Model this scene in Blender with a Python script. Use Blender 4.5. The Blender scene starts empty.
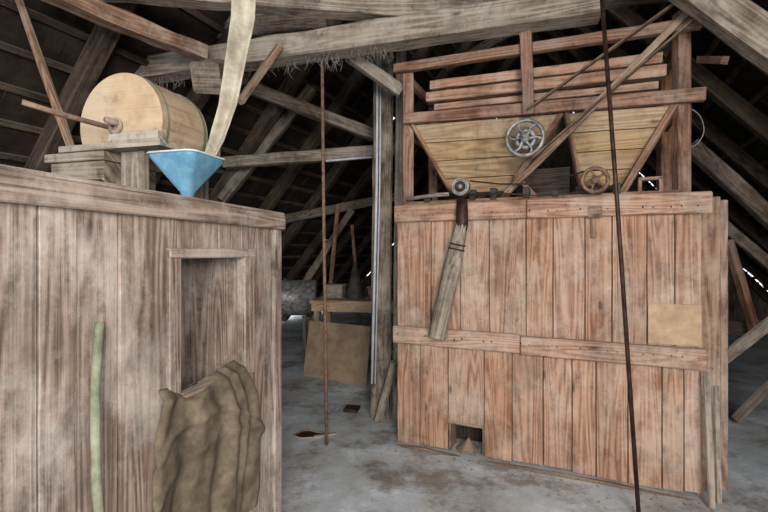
import bpy, math, random
from mathutils import Vector, noise
random.seed(7)
F=450.0; H=1.6; U0=384.0; V0=252.0
sc=bpy.context.scene
def P(u,v,d): return Vector(((u-U0)/F*d, d, H-(v-V0)/F*d))
def lin(c):
    out=[]
    for x in c:
        x=x/255.0
        out.append(x/12.92 if x<=0.04045 else ((x+0.055)/1.055)**2.4)
    return (out[0],out[1],out[2],1.0)

# ---------------------------------------------------------------- materials
def nd(nt,t,**kw):
    n=nt.nodes.new(t)
    for k,v in kw.items(): setattr(n,k,v)
    return n
def ramp(nt,stops):
    r=nd(nt,'ShaderNodeValToRGB'); e=r.color_ramp.elements
    e[0].position=stops[0][0]; e[0].color=stops[0][1]
    e[1].position=stops[-1][0]; e[1].color=stops[-1][1]
    for p,c in stops[1:-1]:
        x=e.new(p); x.color=c
    return r
def g(v): return (v,v,v,1)
def base(name,rough=.8):
    m=bpy.data.materials.new(name); m.use_nodes=True; nt=m.node_tree
    b=nt.nodes['Principled BSDF']; b.inputs['Roughness'].default_value=rough
    b.inputs['Specular IOR Level'].default_value=.2
    return m,nt,b
def mapping(nt,src,scale,loc=(0,0,0)):
    mp=nd(nt,'ShaderNodeMapping'); mp.inputs['Scale'].default_value=scale; mp.inputs['Location'].default_value=loc
    nt.links.new(src,mp.inputs['Vector']); return mp.outputs[0]
def mixc(nt,fac,a,b,mode='MIX'):
    m=nd(nt,'ShaderNodeMix',data_type='RGBA',blend_type=mode)
    for s,val in ((0,fac),(6,a),(7,b)):
        if hasattr(val,'is_linked'): nt.links.new(val,m.inputs[s])
        else: m.inputs[s].default_value=val
    return m.outputs[2]
def math_(nt,op,a,b=None,c=None):
    m=nd(nt,'ShaderNodeMath',operation=op)
    for i,x in enumerate((a,b,c)):
        if x is None: continue
        if hasattr(x,'is_linked'): nt.links.new(x,m.inputs[i])
        else: m.inputs[i].default_value=x
    return m.outputs[0]
def noise_(nt,vec,scale,detail=5,rough=.6):
    n=nd(nt,'ShaderNodeTexNoise'); n.inputs['Scale'].default_value=scale; n.inputs['Detail'].default_value=detail; n.inputs['Roughness'].default_value=rough
    nt.links.new(vec,n.inputs['Vector']); return n.outputs['Fac']
def wood(name,dark,mid,light,dust=(190,180,170),dustamt=.35,island=.12,grain=5,bump=.4,rough=.85,knots=True,stain=.5,rings=26,topdust=.5,crack=.4,sat=(1.05,.88)):
    m,nt,b=base(name,rough); L=nt.links.new
    tc=nd(nt,'ShaderNodeTexCoord'); uv=tc.outputs['UV']; ob=tc.outputs['Object']
    f=noise_(nt,mapping(nt,uv,(.35,grain,1)),1,2,.5)
    s=math_(nt,'SINE',math_(nt,'MULTIPLY',f,rings*4.2))
    s=math_(nt,'MULTIPLY_ADD',s,.5,.5)
    fine=noise_(nt,mapping(nt,uv,(2.5,210,1)),1,5,.75)
    mid_=noise_(nt,mapping(nt,uv,(1.2,26,1)),1,8,.75)
    v=math_(nt,'MULTIPLY_ADD',s,.16,math_(nt,'MULTIPLY_ADD',fine,.46,math_(nt,'MULTIPLY',mid_,.38)))
    r=ramp(nt,[(.34,lin(dark)),(.50,lin(mid)),(.70,lin(light))]); L(v,r.inputs[0])
    col=r.outputs[0]
    # bleached / floury blotches
    n2=noise_(nt,mapping(nt,ob,(1,1,.8)),2.6,14,.78)
    r2=ramp(nt,[(.47,g(0)),(.60,g(1))]); L(math_(nt,'MULTIPLY_ADD',fine,.12,math_(nt,'MULTIPLY',n2,.90)),r2.inputs[0])
    col=mixc(nt,math_(nt,'MULTIPLY',r2.outputs[0],dustamt),col,lin(dust))
    # grime
    n3=noise_(nt,mapping(nt,ob,(1,1,.8),(5,9,3)),1.9,14,.78)
    r3=ramp(nt,[(.40,g(1-stain)),(.52,g(1))]); L(n3,r3.inputs[0])
    col=mixc(nt,1.0,col,r3.outputs[0],'MULTIPLY')
    # small spots and splashes
    n4=noise_(nt,mapping(nt,ob,(1,1,.7),(1,2,8)),11,8,.7)
    r4=ramp(nt,[(.33,g(1-stain*.9)),(.41,g(1))]); L(n4,r4.inputs[0])
    col=mixc(nt,1.0,col,r4.outputs[0],'MULTIPLY')
    ck=noise_(nt,mapping(nt,uv,(.9,80,1),(3,1,0)),1,3,.6)
    rc_=ramp(nt,[(.29,g(1-crack)),(.34,g(1))]); L(ck,rc_.inputs[0])
    col=mixc(nt,1.0,col,rc_.outputs[0],'MULTIPLY')
    if knots:
        vo=nd(nt,'ShaderNodeTexVoronoi'); vo.inputs['Scale'].default_value=1
        L(mapping(nt,uv,(2.3,6.5,1)),vo.inputs['Vector'])
        rk=ramp(nt,[(.05,g(.25)),(.09,g(.7)),(.13,g(1))]); L(vo.outputs['Distance'],rk.inputs[0])
        col=mixc(nt,.8,col,rk.outputs[0],'MULTIPLY')
    ge=nd(nt,'ShaderNodeNewGeometry')
    hs=nd(nt,'ShaderNodeHueSaturation'); L(col,hs.inputs['Color'])
    mr=nd(nt,'ShaderNodeMapRange'); L(ge.outputs['Random Per Island'],mr.inputs[0]); mr.inputs[3].default_value=1-island; mr.inputs[4].default_value=1+island*.8
    L(mr.outputs[0],hs.inputs['Value'])
    fr_=math_(nt,'FRACT',math_(nt,'MULTIPLY',ge.outputs['Random Per Island'],7.31))
    mr2=nd(nt,'ShaderNodeMapRange'); L(fr_,mr2.inputs[0]); mr2.inputs[3].default_value=sat[0]; mr2.inputs[4].default_value=sat[1]
    L(mr2.outputs[0],hs.inputs['Saturation'])
    col=hs.outputs[0]
    sp=nd(nt,'ShaderNodeSeparateXYZ'); L(ge.outputs['Normal'],sp.inputs[0])
    rt=ramp(nt,[(.55,g(0)),(.95,g(topdust))]); L(sp.outputs[2],rt.inputs[0])
    col=mixc(nt,rt.outputs[0],col,lin((160,152,142)))
    L(col,b.inputs['Base Color'])
    bp=nd(nt,'ShaderNodeBump'); bp.inputs['Strength'].default_value=bump; bp.inputs['Distance'].default_value=.004
    L(math_(nt,'MULTIPLY',v,rc_.outputs[0]),bp.inputs['Height']); L(bp.outputs[0],b.inputs['Normal'])
    return m
def plain(name,c1,c2,scale=8,rough=.7,metal=0,bump=.2,detail=6,lo=.36,hi=.64,grime=0):
    m,nt,b=base(name,rough); L=nt.links.new
    tc=nd(nt,'ShaderNodeTexCoord')
    n=noise_(nt,tc.outputs['Object'],scale,detail,.7)
    r=ramp(nt,[(lo,lin(c1)),(hi,lin(c2))]); L(n,r.inputs[0]); col=r.outputs[0]
    if grime:
        r3=ramp(nt,[(.40,g(1-grime)),(.55,g(1))]); L(noise_(nt,mapping(nt,tc.outputs['Object'],(1,1,1),(4,4,4)),scale*.5,9,.75),r3.inputs[0])
        col=mixc(nt,1.0,col,r3.outputs[0],'MULTIPLY')
    L(col,b.inputs['Base Color'])
    b.inputs['Metallic'].default_value=metal
    bp=nd(nt,'ShaderNodeBump'); bp.inputs['Strength'].default_value=bump; bp.inputs['Distance'].default_value=.004
    L(n,bp.inputs['Height']); L(bp.outputs[0],b.inputs['Normal'])
    return m
W_red =wood('wood_reddish_pine',(108,72,53),(160,118,91),(190,151,124),dust=(188,168,150),dustamt=.6,island=.05,stain=.32,grain=5,sat=(.98,.84))
W_rail=wood('wood_rail',(82,58,45),(132,101,81),(170,142,121),dust=(178,163,148),dustamt=.5,island=.07,stain=.42)
W_left=wood('wood_weathered_bin',(76,61,52),(130,109,96),(170,153,140),dust=(182,172,162),dustamt=.6,island=.05,grain=5,bump=.7,stain=.38,rings=28,crack=.55)
W_hop =wood('wood_hopper_tan',(126,98,68),(170,140,104),(190,164,128),dust=(164,148,126),dustamt=.45,island=.08,stain=.38,grain=4)
W_frame=wood('wood_frame_orange',(80,51,38),(134,92,69),(170,132,109),dust=(158,142,128),dustamt=.5,island=.12,stain=.45)
W_beam=wood('wood_old_timber',(56,46,38),(108,93,79),(150,136,120),dust=(162,152,140),dustamt=.5,island=.15,bump=.8,stain=.5)
W_pale=wood('wood_pale_timber',(82,71,61),(136,121,106),(172,159,144),dust=(178,168,156),dustamt=.5,island=.12,bump=.8,stain=.48)
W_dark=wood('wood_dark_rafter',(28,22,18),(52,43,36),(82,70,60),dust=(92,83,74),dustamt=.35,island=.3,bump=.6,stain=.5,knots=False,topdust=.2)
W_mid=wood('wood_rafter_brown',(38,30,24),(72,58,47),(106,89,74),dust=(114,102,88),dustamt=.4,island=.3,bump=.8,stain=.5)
W_drum=wood('wood_drum_light',(124,98,72),(168,140,109),(188,164,134),dust=(182,168,148),dustamt=.5,island=.03,grain=2.2,rings=12,stain=.3,knots=False,crack=.25)
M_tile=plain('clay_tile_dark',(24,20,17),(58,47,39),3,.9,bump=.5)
M_iron=plain('iron_dark_rusty',(38,28,24),(80,60,50),25,.55,.5)
M_steel=plain('steel_grey',(100,98,96),(172,170,166),20,.5,.4,grime=.3)
M_rust=plain('rusty_rod',(94,70,58),(146,118,98),30,.7,.2)
M_blue=plain('blue_painted_metal',(66,112,140),(112,154,176),6,.55,.0,bump=.1,grime=.3)
M_sack=plain('burlap_sack',(80,69,58),(118,104,88),9,.97,bump=.2,detail=14,grime=.35)
M_belt=plain('canvas_belt',(142,132,116),(182,172,154),10,.9,grime=.2)
M_lbelt=plain('leather_belt',(78,60,48),(122,98,80),14,.8)
M_card=plain('cardboard',(128,106,86),(154,132,110),5,.9,bump=.05,grime=.25)
M_patch=plain('hardboard_patch',(162,132,106),(186,158,130),9,.9,bump=.05,detail=10,grime=.15)
M_white=plain('white_conduit',(165,170,174),(196,200,203),10,.5)
M_grain=plain('grain_dust',(110,94,78),(150,132,112),60,.95,bump=.8)
M_stick=plain('greenish_stick',(94,98,80),(136,138,116),9,.75,grime=.3)
M_web=plain('cobweb',(120,114,106),(155,148,140),10,1)
M_holeshade=plain('painted_hole_shade',(30,24,20),(46,38,32),6,.95)  # dark colour painting the shade of the opening in the floor
M_dark=plain('dark_metal',(46,42,40),(78,72,68),12,.65,.2)

# ---------------------------------------------------------------- mesh builder
class MB:
    def __init__(s): s.v=[];s.f=[];s.uv=[];s.sm=[]
    def solid(s,pts,faces,grain=None,off=None,smooth=False,uvs=None):
        b=len(s.v); s.v+= [tuple(p) for p in pts]
        if off is None: off=(random.random()*20,random.random()*20)
        for k,f in enumerate(faces):
            s.f.append([b+i for i in f]); s.sm.append(smooth)
            if uvs: s.uv.append([ (uvs[k][j][0]+off[0],uvs[k][j][1]+off[1]) for j in range(len(f))]); continue
            p=[Vector(pts[i]) for i in f]
            n=(p[1]-p[0]).cross(p[2]-p[0])
            if n.length<1e-12: n=Vector((0,0,1))
            n.normalize(); G=(grain or Vector((0,0,1))).normalized()
            c=n.cross(G)
            if c.length<.3:
                c=n.orthogonal().normalized(); G2=n.cross(c)
                s.uv.append([(q.dot(G2)*3+off[0],q.dot(c)+off[1]) for q in p])
            else:
                c.normalize()
                s.uv.append([(q.dot(G)+off[0],q.dot(c)+off[1]) for q in p])
    def hexa(s,p,grain):
        s.solid(p,[(0,3,2,1),(4,5,6,7),(0,1,5,4),(1,2,6,5),(2,3,7,6),(3,0,4,7)],grain)
    def box(s,fr,s0,s1,n0,n1,z0,z1,grain='z'):
        q=[fr.pt(s0,n1,z0),fr.pt(s1,n1,z0),fr.pt(s1,n0,z0),fr.pt(s0,n0,z0),fr.pt(s0,n1,z1),fr.pt(s1,n1,z1),fr.pt(s1,n0,z1),fr.pt(s0,n0,z1)]
        s.hexa(q,{'z':Vector((0,0,1)),'s':fr.ex,'n':fr.nn}[grain])
    def beam(s,p0,p1,w,h,rough=.006,up=None,n=None,ch=.09,bend=0):
        p0=Vector(p0);p1=Vector(p1);d=p1-p0;Ln=d.length;d.normalize()
        up=Vector(up) if up else (Vector((0,0,1)) if abs(d.z)<.9 else Vector((0,1,0)))
        sd=d.cross(up).normalized(); u2=sd.cross(d).normalized()
        n=n or max(2,int(Ln/.12)); c=min(w,h)*ch
        sec=[(-w/2+c,-h/2),(w/2-c,-h/2),(w/2,-h/2+c),(w/2,h/2-c),(w/2-c,h/2),(-w/2+c,h/2),(-w/2,h/2-c),(-w/2,-h/2+c)]
        per=[0]
        for i in range(8):
            a=sec[i];b=sec[(i+1)%8]; per.append(per[-1]+math.hypot(a[0]-b[0],a[1]-b[1]))
        sx=random.random()*50; pts=[];faces=[];uvs=[]
        for k in range(n+1):
            t=k/n
            bn=noise.noise(Vector((t*2.2,sx,3)))*bend; b2=noise.noise(Vector((t*2.2,sx,9)))*bend
            for i,(a,b) in enumerate(sec):
                j=1+noise.noise(Vector((t*Ln*3.5,sx+i*1.7,1)))*rough/max(w,h)*1.6
                pts.append(p0+d*(t*Ln)+sd*(a*j+bn)+u2*(b*j+b2))
        for k in range(n):
            for i in range(8):
                a=k*8+i;b=k*8+(i+1)%8
                faces.append((a,a+8,b+8,b)[::-1]); t0=k/n*Ln;t1=(k+1)/n*Ln
                uvs.append([(t0,per[i]),(t1,per[i]),(t1,per[i+1]),(t0,per[i+1])][::-1])
        off=(random.random()*20,random.random()*20)
        faces.append(tuple(range(8))[::-1]); uvs.append([(x*.5,y) for x,y in sec][::-1])
        faces.append(tuple(n*8+i for i in range(8))); uvs.append([(x*.5,y) for x,y in sec])
        s.solid(pts,faces,None,off,False,uvs)
    def tube(s,pts,rad,seg=12,cap=True,smooth=True,squash=1.0,jit=0):
        pts=[Vector(p) for p in pts]; n=len(pts)
        if not hasattr(rad,'__len__'): rad=[rad]*n
        vs=[];faces=[];uvs=[]; ref=None; js=random.random()*30
        for k in range(n):
            d=(pts[min(k+1,n-1)]-pts[max(k-1,0)]).normalized()
            if ref is None: ref=d.orthogonal().normalized()
            ref=(ref-d*ref.dot(d)).normalized(); b=d.cross(ref)
            for i in range(seg):
                a=2*math.pi*i/seg; q=rad[k]*(1+jit*noise.noise(Vector((math.cos(a)*1.5+js,math.sin(a)*1.5,k*.35))))
                vs.append(pts[k]+ref*math.cos(a)*q+b*math.sin(a)*q*squash)
        acc=[0]
        for k in range(1,n): acc.append(acc[-1]+(pts[k]-pts[k-1]).length)
        for k in range(n-1):
            for i in range(seg):
                a=k*seg+i;b=k*seg+(i+1)%seg; q=2*math.pi*rad[k]/seg
                faces.append((a,b,b+seg,a+seg)); uvs.append([(acc[k],i*q),(acc[k],(i+1)*q),(acc[k+1],(i+1)*q),(acc[k+1],i*q)])
        if cap:
            faces.append(tuple(range(seg))[::-1]); uvs.append([(0,0)]*seg)
            faces.append(tuple((n-1)*seg+i for i in range(seg))); uvs.append([(0,0)]*seg)
        s.solid(vs,faces,None,None,smooth,uvs)
    def ring(s,c,ax,R,r,seg=40,s2=8,squash=1.0):
        c=Vector(c);ax=Vector(ax).normalized();e1=ax.orthogonal().normalized();e2=ax.cross(e1)
        vs=[];fs=[]
        for i in range(seg):
            a=2*math.pi*i/seg; rd=e1*math.cos(a)+e2*math.sin(a)
            for j in range(s2):
                b=2*math.pi*j/s2; vs.append(c+rd*(R+r*math.cos(b))+ax*(r*squash*math.sin(b)))
        for i in range(seg):
            for j in range(s2):
                a=i*s2+j;b=i*s2+(j+1)%s2;c2=((i+1)%seg)*s2+(j+1)%s2;d=((i+1)%seg)*s2+j
                fs.append((a,d,c2,b))
        s.solid(vs,fs,ax,None,True)
    def build(s,name,mat,parent=None,bevel=0):
        me=bpy.data.meshes.new(name); me.from_pydata(s.v,[],s.f)
        l=me.uv_layers.new(name='UVMap'); k=0
        for uvs in s.uv:
            for q in uvs: l.data[k].uv=q; k+=1
        for p,sm in zip(me.polygons,s.sm): p.use_smooth=sm
        me.materials.append(mat); o=bpy.data.objects.new(name,me); sc.collection.objects.link(o)
        if parent: o.parent=parent
        if bevel:
            b=o.modifiers.new('bevel','BEVEL'); b.width=bevel; b.segments=1; b.limit_method='ANGLE'
        return o
def root(name):
    e=bpy.data.objects.new(name,None); sc.collection.objects.link(e); return e
def smooth_path(pts,m=6):
    pts=[Vector(p) for p in pts]; out=[]
    for i in range(len(pts)-1):
        a=pts[max(i-1,0)];b=pts[i];c=pts[i+1];d=pts[min(i+2,len(pts)-1)]
        for j in range(m):
            t=j/m; out.append(.5*((2*b)+(c-a)*t+(2*a-5*b+4*c-d)*t*t+(3*b-a-3*c+d)*t**3))
    out.append(pts[-1]); return out
class FR:
    def __init__(s,o,ex,nn): s.o=Vector((o[0],o[1],0)); s.ex=Vector((ex[0],ex[1],0)).normalized(); s.nn=Vector((nn[0],nn[1],0)).normalized()
    def pt(s,a,n,z): return s.o+s.ex*a+s.nn*n+Vector((0,0,z))
    def hit(s,u,v,n=0):
        k=Vector(((u-U0)/F,1,0)); Y=(s.o+s.nn*n).dot(s.nn)/k.dot(s.nn); p=k*Y
        return (p-s.o).dot(s.ex), H-(v-V0)/F*Y
    def hp(s,u,v,n=0):
        a,z=s.hit(u,v,n); return s.pt(a,n,z)
R=FR((.11,3.79),(.916,-.402),(-.402,-.916))
Lf=FR((-.578,2.5),(-.27,-.963),(.963,-.27))

# ================================================================ FLOOR
fb=MB()
q=[(-9,-5),(9,-5),(9,14),(-9,14)]
fb.solid([Vector((x,y,-.1)) for x,y in q]+[Vector((x,y,0)) for x,y in q],[(0,3,2,1),(4,5,6,7),(0,1,5,4),(1,2,6,5),(2,3,7,6),(3,0,4,7)],Vector((0,1,0)))
m,nt,b=base('floor_dusty_screed',.6); L=nt.links.new
tc=nd(nt,'ShaderNodeTexCoord'); ob=tc.outputs['Object']
r1=ramp(nt,[(.34,lin((146,142,136))),(.45,lin((172,174,173))),(.55,lin((188,195,200))),(.66,lin((224,227,228)))]); L(noise_(nt,ob,1.3,13,.74),r1.inputs[0])
n2=noise_(nt,ob,40,6,.7)
r2=ramp(nt,[(.35,g(.78)),(.55,g(1))]); L(n2,r2.inputs[0])
col=mixc(nt,.5,r1.outputs[0],r2.outputs[0],'MULTIPLY')
r4=ramp(nt,[(.41,lin((176,158,140))),(.5,g(1))]); L(noise_(nt,mapping(nt,ob,(1,1,1),(3,7,0)),1.6,12,.76),r4.inputs[0])
col=mixc(nt,.8,col,r4.outputs[0],'MULTIPLY')
L(col,b.inputs['Base Color'])
bp=nd(nt,'ShaderNodeBump'); bp.inputs['Strength'].default_value=.25; bp.inputs['Distance'].default_value=.005; L(n2,bp.inputs['Height']); L(bp.outputs[0],b.inputs['Normal'])
fb.build('floor',m)
db=MB()
for i in range(150):
    s_=random.uniform(-.1,2.3); n_=abs(random.gauss(0,.12))+.08; p=R.pt(s_,n_,0)
    a=random.uniform(0,6.28); l=random.uniform(.003,.010); w_=l*random.uniform(.2,.7); h=random.uniform(.001,.003)
    fr=FR((p.x,p.y),(math.cos(a),math.sin(a)),(-math.sin(a),math.cos(a))); db.box(fr,-l,l,-w_,w_,0.0,h,'s')
db.build('floor_debris',M_grain)

# ================================================================ ROOF
RID=.3; RZ=6.0; SL=1.12
ex=R.ex; bk=-R.nn
def W(s,q,z): return R.o+ex*s+bk*q+Vector((0,0,z))
QF=-4.6; QB=8.5
def slope_tiles(name,side):
    tb=MB(); bt=MB()
    dn=Vector((ex.x*side,ex.y*side,-SL)).normalized(); al=bk
    nrm=dn.cross(al).normalized()
    if nrm.z<0: nrm=-nrm
    top=W(RID,0,RZ); Ln=5.35*math.sqrt(1+SL*SL)
    rows=int(Ln/.3); tw=.22
    for r in range(rows):
        off=(r%2)*tw/2
        nq=int((QB-QF)/tw)
        for c in range(nq):
            if random.random()<.0022: continue
            q=QF+c*tw+off; a=top+al*q+dn*(r*.3)+nrm*.05; j=random.uniform(-.006,.006)
            b0=a+nrm*j; b1=a+dn*.37+nrm*(.03+j)
            w=al*(tw-.003)
            p=[b0,b1,b1+w,b0+w]; tb.solid(p+[x+nrm*.015 for x in p],[(0,3,2,1),(4,5,6,7),(0,1,5,4),(1,2,6,5),(2,3,7,6),(3,0,4,7)],dn)
        bt.beam(top+al*QF+dn*(r*.3+.05)+nrm*.02,top+al*QB+dn*(r*.3+.05)+nrm*.02,.05,.03,rough=0,n=1,up=nrm)
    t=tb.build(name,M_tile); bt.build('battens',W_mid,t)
    rb=MB(); q=QF+.3
    while q<QB:
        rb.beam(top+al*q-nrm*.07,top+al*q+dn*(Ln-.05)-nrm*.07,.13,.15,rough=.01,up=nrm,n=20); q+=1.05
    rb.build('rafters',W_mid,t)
slope_tiles('roof_left',-1); slope_tiles('roof_right',1)
gb=MB(); s=-5.1
while s<5.6:
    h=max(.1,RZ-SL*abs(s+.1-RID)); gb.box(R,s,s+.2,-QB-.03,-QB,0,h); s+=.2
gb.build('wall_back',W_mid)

# ================================================================ RIGHT GRAIN CABINET
rc=root('grain_sifter_cabinet')
def su(u): return R.hit(u,300)[0]
WID=su(702)
seams=[0,su(431),su(460),su(489),su(526),su(553),su(585),su(612),su(647),su(675),WID]
pb=MB()
hs0,_=R.hit(448,440); hs1,_=R.hit(484,440); hz=.235
for a,b_ in zip(seams[:-1],seams[1:]):
    pb.box(R,a+.003,b_-.003,-.025,0+random.uniform(-.004,.004),.9,1.93)
seams2=[0,su(420),hs0,hs1,su(512),su(543),su(572),su(596),su(628),su(662),su(684),WID]
for a,b_ in zip(seams2[:-1],seams2[1:]):
    z0=random.uniform(.005,.03) if not abs(a-hs0)<.001 else hz
    pb.box(R,a+.003,b_-.003,-.025,random.uniform(-.004,.004),z0,.9)
for k in range(5):
    pb.box(R,0,.025,-.9+k*.175,-.9+k*.175+.172,0,1.93)
    pb.box(R,WID-.025,WID,-.9+k*.175,-.9+k*.175+.172,0,1.93)
pb.build('planks',W_red,rc,.003)
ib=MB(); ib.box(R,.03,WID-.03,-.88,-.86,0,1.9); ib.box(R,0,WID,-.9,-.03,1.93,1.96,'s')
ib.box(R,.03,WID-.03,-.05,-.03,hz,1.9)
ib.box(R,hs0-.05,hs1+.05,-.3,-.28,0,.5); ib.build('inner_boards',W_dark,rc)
rb=MB(); sm=su(527)
rb.box(R,-.01,sm-.002,0,.05,1.85,1.985,'s'); rb.box(R,sm+.002,WID+.05,0,.045,1.85,1.99,'s')
sm=su(521)
rb.box(R,-.02,sm-.002,.005,.055,.845,.985,'s'); rb.box(R,sm+.002,WID+.015,.005,.065,.84,.975,'s')
rb.build('rails',W_red,rc,.008)
cb=MB(); a,z1=R.hit(648,303); b_,z0=R.hit(701,344); cb.box(R,a,b_,.004,.010,.985,z1); cb.build('repair_panel',M_patch,rc)
tb=MB(); a0,_=R.hit(588,230); tb.box(R,a0,a0+.09,.045,.055,1.84,1.92,'s'); tb.box(R,a0+.02,a0+.05,.0,.03,1.7,1.85); tb.build('latch',W_rail,rc)
nb=MB()
for sx in [x+.03 for x in seams[:-1]]+[x-.03 for x in seams[1:]]:
    for z in (1.9,.92): nb.tube([R.pt(sx,.04 if z>1.8 else .05,z+random.uniform(-.02,.02)),R.pt(sx,.053 if z>1.8 else .067,z)],.0045,6)
nb.build('nails',M_iron,rc)
hb=MB(); hb.box(R,hs0-.0,hs1+.0,-.028,.004,hz-.008,hz+.015,'s')
hb.box(R,hs0+.002,hs0+.016,-.2,-.026,.0,hz-.01); hb.box(R,hs1-.016,hs1-.002,-.2,-.026,.0,hz-.01)
hb.build('outlet_trim',W_rail,rc)
def mound(name,c,rx,ry,h,mat,rot=0,parent=None,seed=0):
    mb=MB(); N=28;M=8; vs=[Vector(c)+Vector((0,0,h))];fs=[]
    for j in range(1,M+1):
        for i in range(N):
            a=2*math.pi*i/N; t=j/M; k=1+.35*noise.noise(Vector((math.cos(a)*1.5,math.sin(a)*1.5,seed)))
            x=math.cos(a)*rx*t*k;y=math.sin(a)*ry*t*k
            vs.append(Vector(c)+Vector((x*math.cos(rot)-y*math.sin(rot),x*math.sin(rot)+y*math.cos(rot),max(0.001,h*(1-t)**1.3+.004*noise.noise(Vector((x*30,y*30,seed)))*(1-t)))))
    for i in range(N): fs.append((0,1+i,1+(i+1)%N))
    for j in range(M-1):
        for i in range(N):
            a=1+j*N+i;b=1+j*N+(i+1)%N; fs.append((a,a+N,b+N,b))
    mb.solid(vs,fs,None,None,True); return mb.build(name,mat,parent)
mound('grain_pile',R.pt((hs0+hs1)/2,-.10,0),.10,.1,.10,M_grain,-.414,rc)
mound('flour_dust_heap',R.pt(1.35,.05,0),.62,.04,.018,M_grain,-.414,rc,seed=4)
mound('flour_dust_heap_b',R.pt(.25,.05,0),.25,.04,.015,M_grain,-.414,rc,seed=9)
sb=MB(); sb.box(R,WID+.01,WID+.13,-.16,-.13,0,1.97); sb.box(R,WID+.135,WID+.18,-.19,-.165,0,1.95)
sb.box(R,WID+.01,WID+.18,-.21,-.195,.5,.6,'s')
sb.build('side_door_panel',W_rail,None,.004)
for a,b_,w in ((R.hp(706,372,.05),R.hp(712,508,.14),.035),(R.hp(716,386,.02),R.hp(719,500,.05),.03)):
    lb=MB(); b_.z=.01; lb.beam(a,b_,w,.015,.003); lb.build('wooden_slat',W_pale)

cr=root('delivery_spout')
cb=MB(); p0=R.hp(462,224,.10);p1=R.hp(437,337,.12)
pts=[p0.lerp(p1,t/14) for t in range(15)]
cb.tube(pts,[.046+.022*min(1,t/5) for t in range(15)],18,False,True,1,.07)
cb.tube([p0.lerp(p1,t) for t in (0,.5,1)],[.036,.053,.058],14,False)
cb.build('wooden_pipe',W_pale,cr)
cb=MB(); cb.ring(p0.lerp(p1,.22),(p1-p0),.060,.006); cb.ring(p0.lerp(p1,.18),(p1-p0),.058,.006)
cb.tube([R.hp(462,200,.08),R.hp(462,212,.095),p0,p0.lerp(p1,.06)],[.04,.046,.048,.048],12,True,True,1,.05); cb.build('metal_collar',M_iron,cr)

# ================================================================ TWIN HOPPER MACHINE
hp=root('twin_grain_hopper')
fm=MB()
def uS(u,n=0): return R.hit(u,100,n)[0]
fm.beam(R.pt(uS(406),-.05,1.96),R.pt(uS(406),-.05,3.15),.09,.09,.004)
fm.beam(R.pt(uS(683),-.05,1.96),R.pt(uS(683),-.05,3.20),.085,.085,.004)
fm.beam(R.pt(uS(406),-.75,1.96),R.pt(uS(406),-.75,3.15),.09,.09,.004)
fm.beam(R.pt(uS(683),-.75,1.96),R.pt(uS(683),-.75,3.15),.085,.085,.004)
fm.beam(R.pt(uS(396),.03,3.13),R.pt(uS(700),.03,3.08),.06,.075,.004)
fm.beam(R.pt(uS(406),.03,2.70),R.pt(uS(704),.03,2.615),.06,.085,.004)
fm.beam(R.pt(uS(400),-.75,3.13),R.pt(uS(700),-.75,3.1),.06,.075,.004)
fm.beam(R.pt(uS(400),-.75,2.68),R.pt(uS(700),-.75,2.62),.06,.075,.004)
for u in (406,683):
    fm.beam(R.pt(uS(u),0,3.05),R.pt(uS(u),-.75,3.05),.05,.07,.004)
    fm.beam(R.pt(uS(u),0,2.6),R.pt(uS(u),-.75,2.6),.05,.07,.004)
fm.beam(R.pt(uS(530),.09,2.60),R.pt(uS(527),.09,3.28),.08,.05,.004,up=R.nn)
fm.beam(R.pt(uS(405),.0,2.0),R.pt(uS(690),.0,1.995),.06,.03,.003)
fm.build('frame',W_frame,hp,.004)
tr=MB()
tr.beam(R.pt(uS(428),-.12,2.985),R.pt(uS(664),-.12,2.93),.14,.07,.006)
tr.beam(R.pt(uS(424),-.10,2.89),R.pt(uS(668),-.10,2.84),.10,.08,.006)
tr.beam(R.pt(uS(432),-.10,2.80),R.pt(uS(660),-.10,2.745),.08,.05,.006)
tr.beam(R.pt(uS(428),-.6,2.95),R.pt(uS(664),-.6,2.9),.14,.16,.006)
for u in (445,655): tr.beam(R.pt(uS(u),-.1,2.93),R.pt(uS(u),-.6,2.9),.04,.1,.003)
tr.build('sieve_tray',W_red,hp)
def hopper(name,t0,t1,b0,b1,zt0,zt1,zb):
    mb=MB(); N=4; nT0,nT1=-.01,-.70; nB0,nB1=-.22,-.45
    for k in range(N):
        def c(f):
            z=lambda s: zb+((zt0+(zt1-zt0)*(s-.1)/1.9)-zb)*f
            s0=b0+(t0-b0)*f; s1=b1+(t1-b1)*f; n0=nB0+(nT0-nB0)*f; n1=nB1+(nT1-nB1)*f
            return (s0,n0,z(s0)),(s1,n0,z(s1)),(s1,n1,z(s1)),(s0,n1,z(s0))
        A=c(k/N+.006);B=c((k+1)/N-.006)
        cen=R.pt((b0+b1)/2,-.34,0)
        for i in range(4):
            j=(i+1)%4
            o=[R.pt(*A[i]),R.pt(*A[j]),R.pt(*B[j]),R.pt(*B[i])]
            inn=[]
            for p in o:
                d=Vector((cen.x-p.x,cen.y-p.y,0)).normalized(); inn.append(p+d*.02)
            mb.solid(o+inn,[(0,1,2,3),(7,6,5,4),(0,4,5,1),(1,5,6,2),(2,6,7,3),(3,7,4,0)],R.ex if i%2==0 else R.nn)
    mb.build(name,W_hop,hp)
ZT0,ZT1=2.66,2.58
hopper('hopper_a',uS(412),uS(562),.43,.87,ZT0,ZT1,2.07)
hopper('hopper_b',uS(566),uS(674),1.42,1.70,ZT0,ZT1,2.07)
eb=MB()
for (t,b_) in ((uS(412),.43),(uS(562),.87),(uS(566),1.42),(uS(674),1.70)):
    zt=ZT0+(ZT1-ZT0)*(t-.1)/1.9
    eb.beam(R.pt(b_,-.21,2.07),R.pt(t,.0,zt),.03,.03,.002)
eb.beam(R.pt(uS(674)+.02,-.02,2.6),R.pt(1.68,-.1,2.0),.05,.04,.003)
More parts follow.
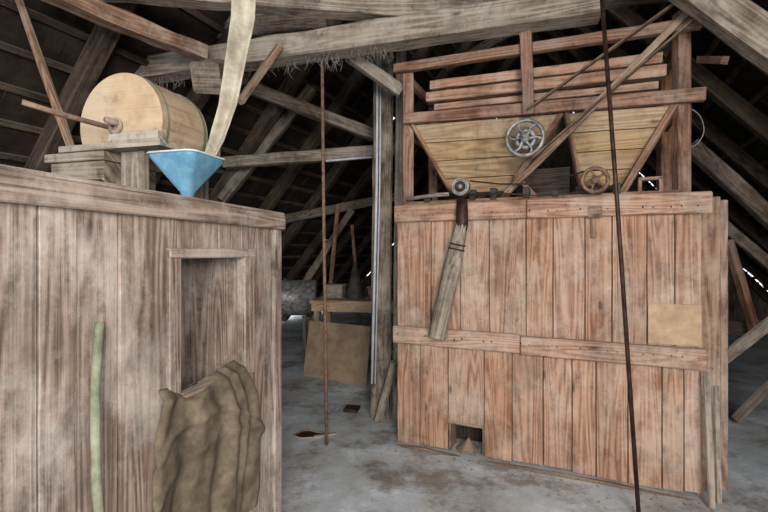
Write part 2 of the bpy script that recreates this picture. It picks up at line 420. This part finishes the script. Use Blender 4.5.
eb.beam(R.pt(.85,-.1,2.0),R.pt(1.14,-.02,2.4),.04,.04,.003)
eb.beam(R.pt(1.12,-.1,2.0),R.pt(.95,-.06,2.2),.03,.03,.003)
eb.build('corner_battens',W_frame,hp)
mb=MB()
mb.box(R,.40,.90,-.5,-.16,1.97,2.09,'s'); mb.box(R,1.38,1.74,-.5,-.16,1.97,2.09,'s')
mb.box(R,.95,1.34,-.6,-.2,1.97,2.25,'s')
mb.build('feed_box',W_dark,hp)
mb=MB()
a=uS(638);b_=uS(662)
mb.box(R,a,a+.02,-.05,.03,1.99,2.10);mb.box(R,b_-.02,b_,-.05,.03,1.99,2.10);mb.box(R,a,b_,-.05,.03,2.085,2.105,'s');mb.box(R,a,b_,-.05,.03,1.99,2.0,'s')
mb.build('bearing_frame',W_frame,hp)
mb=MB()
for sx in (.25,.62,.78,1.02,1.22,1.5,1.62): mb.box(R,sx,sx+.05,-.04,.04,2.0,2.0+random.uniform(.04,.09),'s')
mb.build('bearing_blocks',M_dark,hp,.006)
def wheel(mb,c,ax,Rr,r,ns,hub,curv=.0,wid=1.0):
    ax=Vector(ax).normalized(); mb.ring(c,ax,Rr,r,44,8,wid)
    e1=Vector((0,0,1)); e2=ax.cross(e1).normalized()
    mb.tube([c-ax*.04,c+ax*.04],hub,16)
    for i in range(ns):
        a=2*math.pi*i/ns+.3
        pts=[]
        for k in range(5):
            t=k/4; aa=a+curv*math.sin(t*math.pi); pts.append(c+(e1*math.cos(aa)+e2*math.sin(aa))*(hub*.8+(Rr-hub*.8)*t))
        mb.tube(pts,[.013,.010,.008,.009,.012],8)
w=MB(); c=R.hp(525,138,.16); wheel(w,c,R.nn,.125,.014,6,.03,.25,1.6); w.tube([c+R.nn*.06,c-R.nn*.75],.015,10)
w.ring(c-R.nn*.05,R.nn,.06,.02,32,8,1.5); w.build('hand_wheel',M_steel,hp)
w=MB(); c=R.hp(595,180,.12); wheel(w,c,R.nn,.08,.014,5,.026,.0,1.5); w.tube([c+R.nn*.03,c-R.nn*.5],.014,10); w.build('spoked_pulley',M_rust,hp)
w=MB(); c=R.hp(461,187,.12); w.tube([c-R.nn*.03,c+R.nn*.03],.068,28,True,False); w.ring(c+R.nn*.03,R.nn,.06,.01); w.tube([c+R.nn*.05,c-R.nn*.5],.016,10); w.build('flat_pulley',M_steel,hp)
w=MB(); w.ring(c+R.nn*.032,R.nn,.03,.012); w.build('pulley_hub',M_iron,hp)
bl=MB()
bl.beam(R.hp(527,110,.12),R.hp(735,-40,.12),.012,.045,.001,up=R.nn)
bl.beam(R.hp(533,158,.12),R.hp(742,-22,.12),.012,.045,.001,up=R.nn)
bl.build('drive_belt',M_lbelt,hp)
bl=MB(); bl.beam(R.hp(506,194,.06),R.hp(692,8,.07),.045,.03,.002,up=R.nn); bl.build('wooden_shifter_bar',W_rail,hp)
bl=MB()
pts=[R.hp(470,181,.13),R.hp(500,184,.13),R.hp(540,184,.13),R.hp(590,170,.13)]; bl.tube(pts,.006,6)
pts=[R.hp(466,195,.13),R.hp(500,193,.13),R.hp(540,196,.13),R.hp(590,191,.13)]; bl.tube(pts,.006,6)
bl.build('round_belt',M_iron,hp)
bl=MB(); bl.tube([R.hp(408,199,.05),R.hp(436,195,.06),R.hp(449,194,.06)],.016,8); bl.build('control_lever',W_pale,hp)
bl=MB(); bl.tube(smooth_path([R.hp(690,108,-.05),R.hp(700,116,-.05),R.hp(704,130,-.05),R.hp(699,142,-.05),R.hp(690,148,-.05)]),.0025,6); bl.build('cable_loop',M_web,hp)

rb=MB(); rb.tube([P(599,-40,2.74),P(617,200,2.72),Vector((1.53,2.7,0))],.0125,10); rb.build('iron_control_rod',M_iron)
rb=MB(); rb.tube([P(322,42,3.75),P(324,240,3.74),Vector((-.475,3.73,0))],.014,10)
for z in (.9,1.7,2.4): rb.ring(Vector((-.485,3.735,z)),(0,0,1),.014,.006,16,6)
rb.build('lifting_rod',M_rust)
hr=root('floor_hole')
mb=MB(); c=Vector((-.66,3.93,.006))
edge=[]
for i in range(24):
    a=2*math.pi*i/24; rr=1+.35*noise.noise(Vector((math.cos(a)*1.4,math.sin(a)*1.4,2))); edge.append(c+Vector((math.cos(a)*.12*rr,math.sin(a)*.075*rr,0)))
mb.tube(edge+[edge[0]],.007,6,False); mb.build('broken_rim',W_rail,hr)
mb=MB(); mb.solid([p-Vector((0,0,.003)) for p in edge],[tuple(range(24))]); mb.build('hole_shade_disc',M_holeshade,hr)  # flat dark disc on the uncut floor, its colour standing in for shaded depth
mb=MB(); mb.beam(Vector((-.60,3.86,.014)),Vector((-.42,3.93,.014)),.03,.018,.003); mb.build('wood_offcut',W_pale)
mb=MB(); cc=P(352,409,4.55); cc.z=0; mb.box(FR((cc.x,cc.y),(1,-.2),(-.2,-1)),-.07,.07,-.07,.07,0,.03,'s'); mb.build('floor_trap_plate',M_iron)

# ================================================================ POST
pp=root('timber_post')
mb=MB(); mb.beam(Vector((-.035,4.42,0)),Vector((.0,4.42,3.9)),.19,.24,.012,up=(0,1,0)); mb.build('post',W_beam,pp)
mb=MB(); mb.beam(Vector((.13,4.36,0)),Vector((.17,4.36,3.7)),.10,.05,.005,up=(0,1,0)); mb.build('side_plank',W_pale,pp)
mb=MB(); mb.tube([Vector((-.115,4.27,.35)),Vector((-.07,4.27,2.2)),Vector((-.06,4.27,3.5))],.012,8)
mb.tube([Vector((-.085,4.27,.35)),Vector((-.04,4.27,2.2)),Vector((-.03,4.27,3.5))],.007,8)
mb.build('conduit',M_white,pp)
mb=MB(); p0=P(394,362,4.15); p1=P(378,420,4.2); p1.z=0.03; mb.beam(p0,p1,.07,.07,.004); mb.build('foot_brace',W_beam,pp)

# ================================================================ ceiling timbers
def timber(name,p0,p1,w,h,mat,rough=.012,bend=0):
    mb=MB(); mb.beam(p0,p1,w,h,rough,bend=bend); return mb.build(name,mat)
timber('tie_beam',P(-60,101,4.95),P(600,4,3.08),.2,.19,W_pale)
timber('tie_beam',P(-60,60,5.4),P(330,20,4.2),.18,.2,W_beam)
timber('tie_beam',P(90,-14,3.2),P(475,16,3.6),.15,.15,W_pale)
timber('tie_beam',P(360,22,3.9),P(820,-35,2.9),.17,.18,W_beam)
timber('round_pole',P(40,-14,2.9),P(205,54,3.7),.12,.12,W_rail,.02,.02)
timber('round_pole',P(-30,-30,3.4),P(130,52,4.1),.12,.12,W_beam,.02,.02)
timber('beam_stub',P(206,78,3.3),P(240,70,4.3),.21,.22,W_beam)
timber('rafter_brace',P(660,-34,2.8),P(820,81,2.5),.16,.18,W_pale)
timber('hanger_post',P(102,30,4.2),P(101,112,4.2),.10,.09,W_pale)
timber('strut',P(250,88,5.0),P(392,142,5.2),.12,.13,W_beam)
timber('collar_beam',P(225,163,5.4),P(395,150,5.2),.13,.13,W_pale)
timber('strut',P(222,200,5.7),P(312,88,5.7),.12,.13,W_beam)
timber('strut',P(300,290,7.6),P(352,210,7.6),.11,.11,W_beam)
timber('purlin',P(190,238,7.2),P(400,196,8.2),.15,.15,W_beam)
timber('strut',P(280,46,3.6),P(240,102,3.3),.05,.05,W_rail,.004)
timber('strut',P(348,55,3.9),P(402,92,3.9),.09,.10,W_pale)
timber('rafter_brace',P(690,145,4.9),P(800,245,4.6),.14,.16,W_beam)
timber('rafter_brace',P(700,205,5.4),P(800,290,5.0),.12,.12,W_beam)
timber('rafter_brace',P(728,240,4.6),P(756,335,4.6),.07,.08,W_frame)
timber('rafter_brace',P(700,60,3.9),P(725,60,3.6),.06,.06,W_frame)
timber('strut',P(440,40,4.6),P(690,-60,4.6),.10,.12,W_beam)
timber('strut',P(445,70,5.0),P(600,-20,5.0),.10,.10,W_beam)
timber('loose_plank',P(722,360,3.6),P(800,300,3.9),.03,.10,W_pale,.004)
timber('loose_plank',P(735,420,4.2),P(800,355,4.4),.03,.09,W_pale,.004)
timber('long_stick',P(12,-20,2.9),P(72,150,2.6),.035,.035,W_rail,.004)
timber('purlin',P(620,330,5.4),P(800,325,4.6),.12,.12,W_mid)
mb=MB(); mb.beam(P(326,160,5.25),P(372,156,5.2),.05,.05,.001); mb.build('lamp_batten',M_white)
cw=MB()
A=P(-60,101,4.95);B_=P(600,4,3.08)
for i in range(130):
    u=random.choice([random.uniform(250,330),random.uniform(110,180),random.uniform(330,390)])
    k=(u-U0)/F; tt=(k*A.y-A.x)/((B_.x-A.x)-k*(B_.y-A.y)); q=A.lerp(B_,tt); q.z-=.095; q+=Vector((random.uniform(-.05,.05),random.uniform(-.06,.06),0))
    l=random.uniform(.03,.13)
    cw.tube([q,q+Vector((random.uniform(-.03,.03),0,-l*.5)),q+Vector((random.uniform(-.04,.04),0,-l))],[.002,.0015,.001],4)
cw.build('cobweb_strands',M_web)

# ================================================================ LEFT BIN
lc=root('flour_bin_cabinet')
def tu(u): return Lf.hit(u,300)[0]
LE=2.1; ZT=1.8
a0=tu(251); a1=tu(165); i0=tu(241); i1=tu(177)
ztop=1.575; zsill=1.06
pb=MB()
def plank(x0,x1,z0,z1): pb.box(Lf,x0+.0022,x1-.0022,-.025,random.uniform(-.004,.004),z0,z1)
for x0,x1 in zip([i1,tu(119),tu(77),tu(38),tu(-5),1.62,1.8,1.97],[tu(119),tu(77),tu(38),tu(-5),1.62,1.8,1.97,LE]): plank(x0,x1,0,ZT-.03)
for x0,x1 in ((.075,.17),(.17,i0)): plank(x0,x1,0,ZT-.03)
mid=[i0,i0+.17,i0+.34,i1]
for x0,x1 in zip(mid[:-1],mid[1:]):
    plank(x0,x1,0,zsill); plank(x0,x1,ztop,ZT-.03)
pb.build('planks',W_left,lc,.002)
rb=MB(); rb.box(Lf,-.012,LE,0,.03,ZT-.075,ZT,'s'); rb.box(Lf,0,.075,-.07,.012,0,ZT-.075)
rb.box(Lf,-.02,LE,-.14,.02,ZT,ZT+.018,'s')
rb.build('top_rail_and_corner_post',W_left,lc,.005)
fbm=MB()
fbm.box(Lf,a0,i0,0,.022,zsill-.05,ztop+.035); fbm.box(Lf,i1,a1,0,.022,zsill-.05,ztop+.035)
fbm.box(Lf,a0,a1,0,.026,ztop,ztop+.04,'s'); fbm.box(Lf,i0,i1,-.02,.03,zsill-.03,zsill,'s')
fbm.build('opening_frame',W_left,lc,.004)
ib=MB()
for k in range(6): ib.box(Lf,0,.02,-1.3+k*.21,-1.3+k*.21+.205,0,ZT-.02)
for k in range(10): ib.box(Lf,k*.21,k*.21+.205,-1.32,-1.3,0,ZT-.02)
ib.box(Lf,0,LE,-1.32,-.14,ZT-.02,ZT,'s')
ib.box(Lf,i0-.05,i0-.03,-.38,-.02,.8,1.7); ib.box(Lf,i1+.03,i1+.05,-.38,-.02,.8,1.7)
for k in range(4): ib.box(Lf,i0-.03+k*.17,i0-.03+k*.17+.168,-.40,-.38,.8,1.7)
ib.box(Lf,i0-.05,i1+.05,-.4,-.02,.78,.8,'s'); ib.box(Lf,i0-.05,i1+.05,-.4,-.02,1.7,1.72,'s')
ib.build('inner_boards',W_left,lc)
# sack (thin cloth hung over the sill)
mb=MB(); NX,NZ=110,110
rowsV=[(0,168,243),(.1,160,249),(.25,153,257),(.45,147,261),(.7,142,261),(1,135,258)]
def ed(t,k):
    for a,b_ in zip(rowsV[:-1],rowsV[1:]):
        if t<=b_[0]:
            x=(t-a[0])/(b_[0]-a[0]); return a[k]+(b_[k]-a[k])*x
    return rowsV[-1][k]
vs=[];fs=[]
zbot=.36
for j in range(NZ+1):
    t=j/NZ
    tl=Lf.hit(ed(t,1),400,.045)[0]; tr_=Lf.hit(ed(t,2),400,.045)[0]
    for i in range(NX+1):
        x=i/NX
        ss=tl+(tr_-tl)*x+.006*noise.noise(Vector((t*4,x*2,8)))
        top=1.088+.012*math.cos(x*math.pi*2)-.035*math.exp(-((x-.33)/.13)**2)
        z=top+(zbot+.02*math.sin(x*7)-top)*t
        w1=x+.04*noise.noise(Vector((x*1.5,t*1.6,1)))
        amp=.5+.5*math.sin(min(1,t*1.3)*math.pi*.6)
        fold=amp*(.014*math.sin(w1*20+.5)+.010*math.sin(w1*9+1.5+t)+.005*math.sin(w1*41+t*3))
        fold+=.020*noise.noise(Vector((x*2.4,t*2.4,2)))+.008*noise.noise(Vector((x*6,t*6,3)))
        fold+=.014*math.exp(-((t-.16-.25*(x-.4)**2*4)/.03)**2)+.010*math.exp(-((t-.32-.2*(x-.5)**2*4)/.035)**2)
        fold+=.014*math.exp(-((x-.81+t*.04)/.03)**2)-.012*math.exp(-((x-.74+t*.04)/.03)**2)
        n=.048+fold+.008*math.sin(t*3)
        if t<.045: n-=(1-t/.045)*.05
        e=min(x,1-x)
        if e<.03: n-=(1-e/.03)*.012
        vs.append(Lf.pt(ss,max(n,.031 if t>.05 else .0),z))
for j in range(NZ):
    for i in range(NX):
        a=j*(NX+1)+i; fs.append((a,a+NX+1,a+NX+2,a+1))
mb.solid(vs,fs,None,None,True); o=mb.build('burlap_sack',M_sack); sd=o.modifiers.new('s','SOLIDIFY'); sd.thickness=.003
mb=MB(); p=[Lf.hp(100,322,.03),Lf.hp(99,335,.033),Lf.hp(97,360,.038),Lf.hp(95,400,.05),Lf.hp(96,450,.07),Lf.hp(99,512,.09)]
e=Lf.pt(tu(104),.13,0); p.append(p[-1].lerp(e,.5)); p.append(e)
p=smooth_path(p,4); mb.tube(p,[.0115]+[.0135]*(len(p)-1),14,True,True,1,.12); mb.build('curved_wooden_stick',M_stick)

# ================================================================ drum on left bin
dr=root('millstone_drum_casing')
D=Vector((.27,.963,0)).normalized(); S=Vector((.963,-.27,0)).normalized()
Cf=Vector((-1.29,2.2,2.225)); Rd=.25; wd=.33
def drumpart(mb,Rr,y0,y1,cut):
    a0_=math.asin(cut/Rr); N=48; prof=[]
    for i in range(N+1):
        a=-a0_+ (math.pi+2*a0_)*i/N; prof.append((math.cos(a)*Rr,math.sin(a)*Rr))
    vs=[];n=len(prof)
    for y in (y0,y1):
        for x,z in prof: vs.append(Cf+D*y+S*x+Vector((0,0,z)))
    mb.solid(vs,[tuple(range(n)),tuple(range(2*n-1,n-1,-1))],S,None,False)
    mb.solid(vs,[(i,i+n,i+n+1,i+1) for i in range(n-1)],D,None,True)
    mb.solid(vs,[(n-1,2*n-1,n,0)],S,None)
mb=MB(); drumpart(mb,Rd,0,wd,.10); mb.build('drum_shell',W_drum,dr)
mb=MB(); drumpart(mb,Rd+.004,.03,.045,.10); drumpart(mb,Rd+.004,wd-.035,wd-.015,.10); mb.build('drum_hoops',M_stick,dr)
bfr=FR((Cf.x,Cf.y),(S.x,S.y),(-D.x,-D.y))
mb=MB(); mb.box(bfr,-.33,.28,-.42,.05,2.095,2.125,'s'); mb.box(bfr,.02,.28,-.40,-.36,2.125,2.18,'s'); mb.box(bfr,-.02,.27,.02,.05,2.125,2.165,'s')
mb.build('base_board',W_pale,dr)
mb=MB(); mb.box(bfr,-.42,-.08,-.32,.02,1.82,2.05,'s'); mb.box(bfr,-.44,-.06,-.34,.04,2.05,2.094,'s'); mb.box(bfr,-.02,.12,-.06,-.02,1.818,2.094)
mb.box(bfr,.16,.22,-.38,-.32,1.818,2.094); mb.box(bfr,-.34,-.28,-.40,-.345,1.818,2.094); mb.build('support_box',W_beam,dr,.004)
mb=MB(); mb.tube([P(108,127,2.12),P(60,114,1.98),P(22,102,1.88)],.012,8); mb.ring(Cf-D*.01-Vector((0,0,.01))+S*-.02,D,.03,.012); mb.tube([Cf+D*.02,Cf-D*.08],.016,10); mb.build('crank_rod',W_rail,dr)
fn=root('blue_funnel')
mb=MB(); fc=Vector((-.93,2.13,0))
def sq(h,z,rad=.03):
    out=[]
    for k in range(4):
        for j in range(5):
            a=math.pi/2*k+ math.pi/2*j/4; cx=(h-rad)*(1 if k in(0,3) else -1); cy=(h-rad)*(1 if k in (0,1) else -1)
            x=cx+rad*math.cos(a);y=cy+rad*math.sin(a); out.append(fc+S*x+D*y+Vector((0,0,z)))
    return out
lv=[(.128,2.05,.04),(.124,2.03,.04),(.03,1.88,.025),(.022,1.822,.02)]
rows=[sq(*x) for x in lv]; vs=sum(rows,[]); fs=[]
for k in range(len(lv)-1):
    for i in range(20): a=k*20+i;b_=k*20+(i+1)%20; fs.append((a,a+20,b_+20,b_))
mb.solid(vs,fs,None,None,True); o=mb.build('cone',M_blue,fn); sd=o.modifiers.new('s','SOLIDIFY'); sd.thickness=.004
mb=MB(); r=sq(.130,2.05,.04); mb.tube(r+[r[0]],.005,8,False); mb.build('rim',M_white,fn)
mb=MB(); path=[(246,-30,2.3),(244,20,2.3),(236,65,2.3),(229,105,2.25),(218,140,2.2),(211,156,2.15)]
pts=[P(*x) for x in path]; wds=[.12,.115,.10,.085,.07,.055]; vs=[]
fine=[]
for k in range(len(pts)-1):
    for j in range(5): fine.append((pts[k].lerp(pts[k+1],j/5),wds[k]+(wds[k+1]-wds[k])*j/5))
fine.append((pts[-1],wds[-1])); NXs=8
for k,(p,w_) in enumerate(fine):
    for i in range(NXs+1):
        x=i/NXs-.5; vs.append(p+Vector((1,.25,0))*(x*w_)+Vector((0,1,0))*(.02*math.cos(x*5)+.006*noise.noise(Vector((x*4,k*.4,0)))))
fs=[(k*(NXs+1)+i,k*(NXs+1)+i+1,(k+1)*(NXs+1)+i+1,(k+1)*(NXs+1)+i) for k in range(len(fine)-1) for i in range(NXs)]
mb.solid(vs,fs,None,None,True); o=mb.build('canvas_strap',M_belt); sd=o.modifiers.new('s','SOLIDIFY'); sd.thickness=.005
mb=MB(); c=P(48,169,1.5); c.z=1.835; mb.tube([c,c+Vector((.08,.05,0)),c+Vector((.16,.03,0))],[.015,.018,.012],8); mb.build('iron_tool',M_iron)

# ================================================================ background
wb=root('workbench')
B=FR((-1.0,6.1),(.98,-.2),(-.2,-.98))
mb=MB()
for k in range(3): mb.box(B,0,1.5,-.6+k*.21,-.6+k*.21+.205,.9,.95,'s')
mb.box(B,.02,1.48,-.02,.01,.8,.9,'s'); mb.build('top',W_hop,wb)
mb=MB()
for s_ in (.05,1.38):
    for n_ in (-.55,-.08): mb.box(B,s_,s_+.08,n_,n_+.08,0,.9)
mb.box(B,.05,1.46,-.1,-.06,.3,.36,'s'); mb.build('legs',W_rail,wb)
pn=MB(); a=P(303,375,5.85);a.z=0; b_=P(366,387,5.35); b_.z=0; back=Vector((.05,.2,0))
p=[a,b_,b_+Vector((0,.02,0)),a+Vector((0,.02,0))]; hgt=Vector((0,0,.68))+back
pn.hexa(p+[x+hgt for x in p],Vector((0,0,1))); pn.build('cardboard_panel',M_card)
mb=MB(); c=B.pt(.55,-.3,.952); mb.tube([c,c+Vector((0,0,.02)),c+Vector((0,0,.3)),c+Vector((0,0,.5))],[.14,.14,.07,.03],20); mb.build('metal_cone',M_dark)
mb=MB(); mb.box(B,.12,.36,-.5,-.3,.952,1.12,'s'); mb.box(B,.10,.38,-.52,-.28,1.12,1.14,'s'); mb.build('storage_box',W_beam,None,.004)
mb=MB(); mb.box(B,.74,1.02,-.5,-.28,.952,1.1,'s'); mb.box(B,.72,1.04,-.52,-.26,1.1,1.12,'s'); mb.build('storage_box',W_rail,None,.004)
tr_=root('metal_barrel')
mb=MB(); c=P(285,297,7.0); mb.tube([c-Vector((.5,.1,0)),c+Vector((.5,-.1,0))],.27,28,True,True)
for t in (-.4,0,.4): mb.ring(c+Vector((t,-.2*t,0)),(1,-.2,0),.27,.012)
mb.build('barrel',M_steel,tr_)
mb=MB()
for t in (-.35,.35):
    mb.beam(c+Vector((t,-.3,-.27)),c+Vector((t,.3,-.27)),.06,.06,.003)
    for y in (-.25,.25): q=c+Vector((t,y,-.27)); mb.beam(q,Vector((q.x,q.y,0)),.06,.06,.003)
mb.build('trestle',W_beam,tr_)
timber('leaning_pole',Vector((-.92,6.9,0)),P(338,205,7.0),.06,.06,W_frame,.004)
timber('leaning_pole',Vector((-.35,7.3,0)),P(352,225,7.4),.05,.05,W_frame,.004)

# ================================================================ light, world, camera
w=bpy.data.worlds.new('world'); sc.world=w; w.use_nodes=True
bg=w.node_tree.nodes['Background']; bg.inputs[0].default_value=(.88,.94,1,1); bg.inputs[1].default_value=2.1
def area(name,loc,tgt,size,power,col=(1,1,1)):
    l=bpy.data.lights.new(name,'AREA'); l.shape='RECTANGLE'; l.size=size[0]; l.size_y=size[1]; l.energy=power; l.color=col
    o=bpy.data.objects.new(name,l); sc.collection.objects.link(o); o.location=loc
    o.rotation_euler=(Vector(tgt)-Vector(loc)).to_track_quat('-Z','Y').to_euler()
area('gable_window_light',(1.0,-2.4,2.5),(.8,3.6,1.4),(2.2,1.6),400,(1,.965,.92))
area('left_bin_fill_light',(2.8,-.8,2.0),(-1,2.0,1.5),(1.2,1.2),70,(1,.98,.95))  # added fill lamp for the left bin's front; no window stands there
area('background_fill_light',(-2.2,7.4,4.2),(-1.0,7.4,0),(1.0,1.0),300,(.9,.95,1))  # added lamp to brighten the far background; the roof has no dormer
cam=bpy.data.cameras.new('camera'); co=bpy.data.objects.new('camera',cam); sc.collection.objects.link(co)
co.location=(0,0,H); co.rotation_euler=(math.pi/2,0,0); cam.sensor_width=36; cam.lens=36*F/768; cam.shift_y=-4/768; cam.clip_start=.02
sc.camera=co
sc.view_settings.view_transform='Standard'
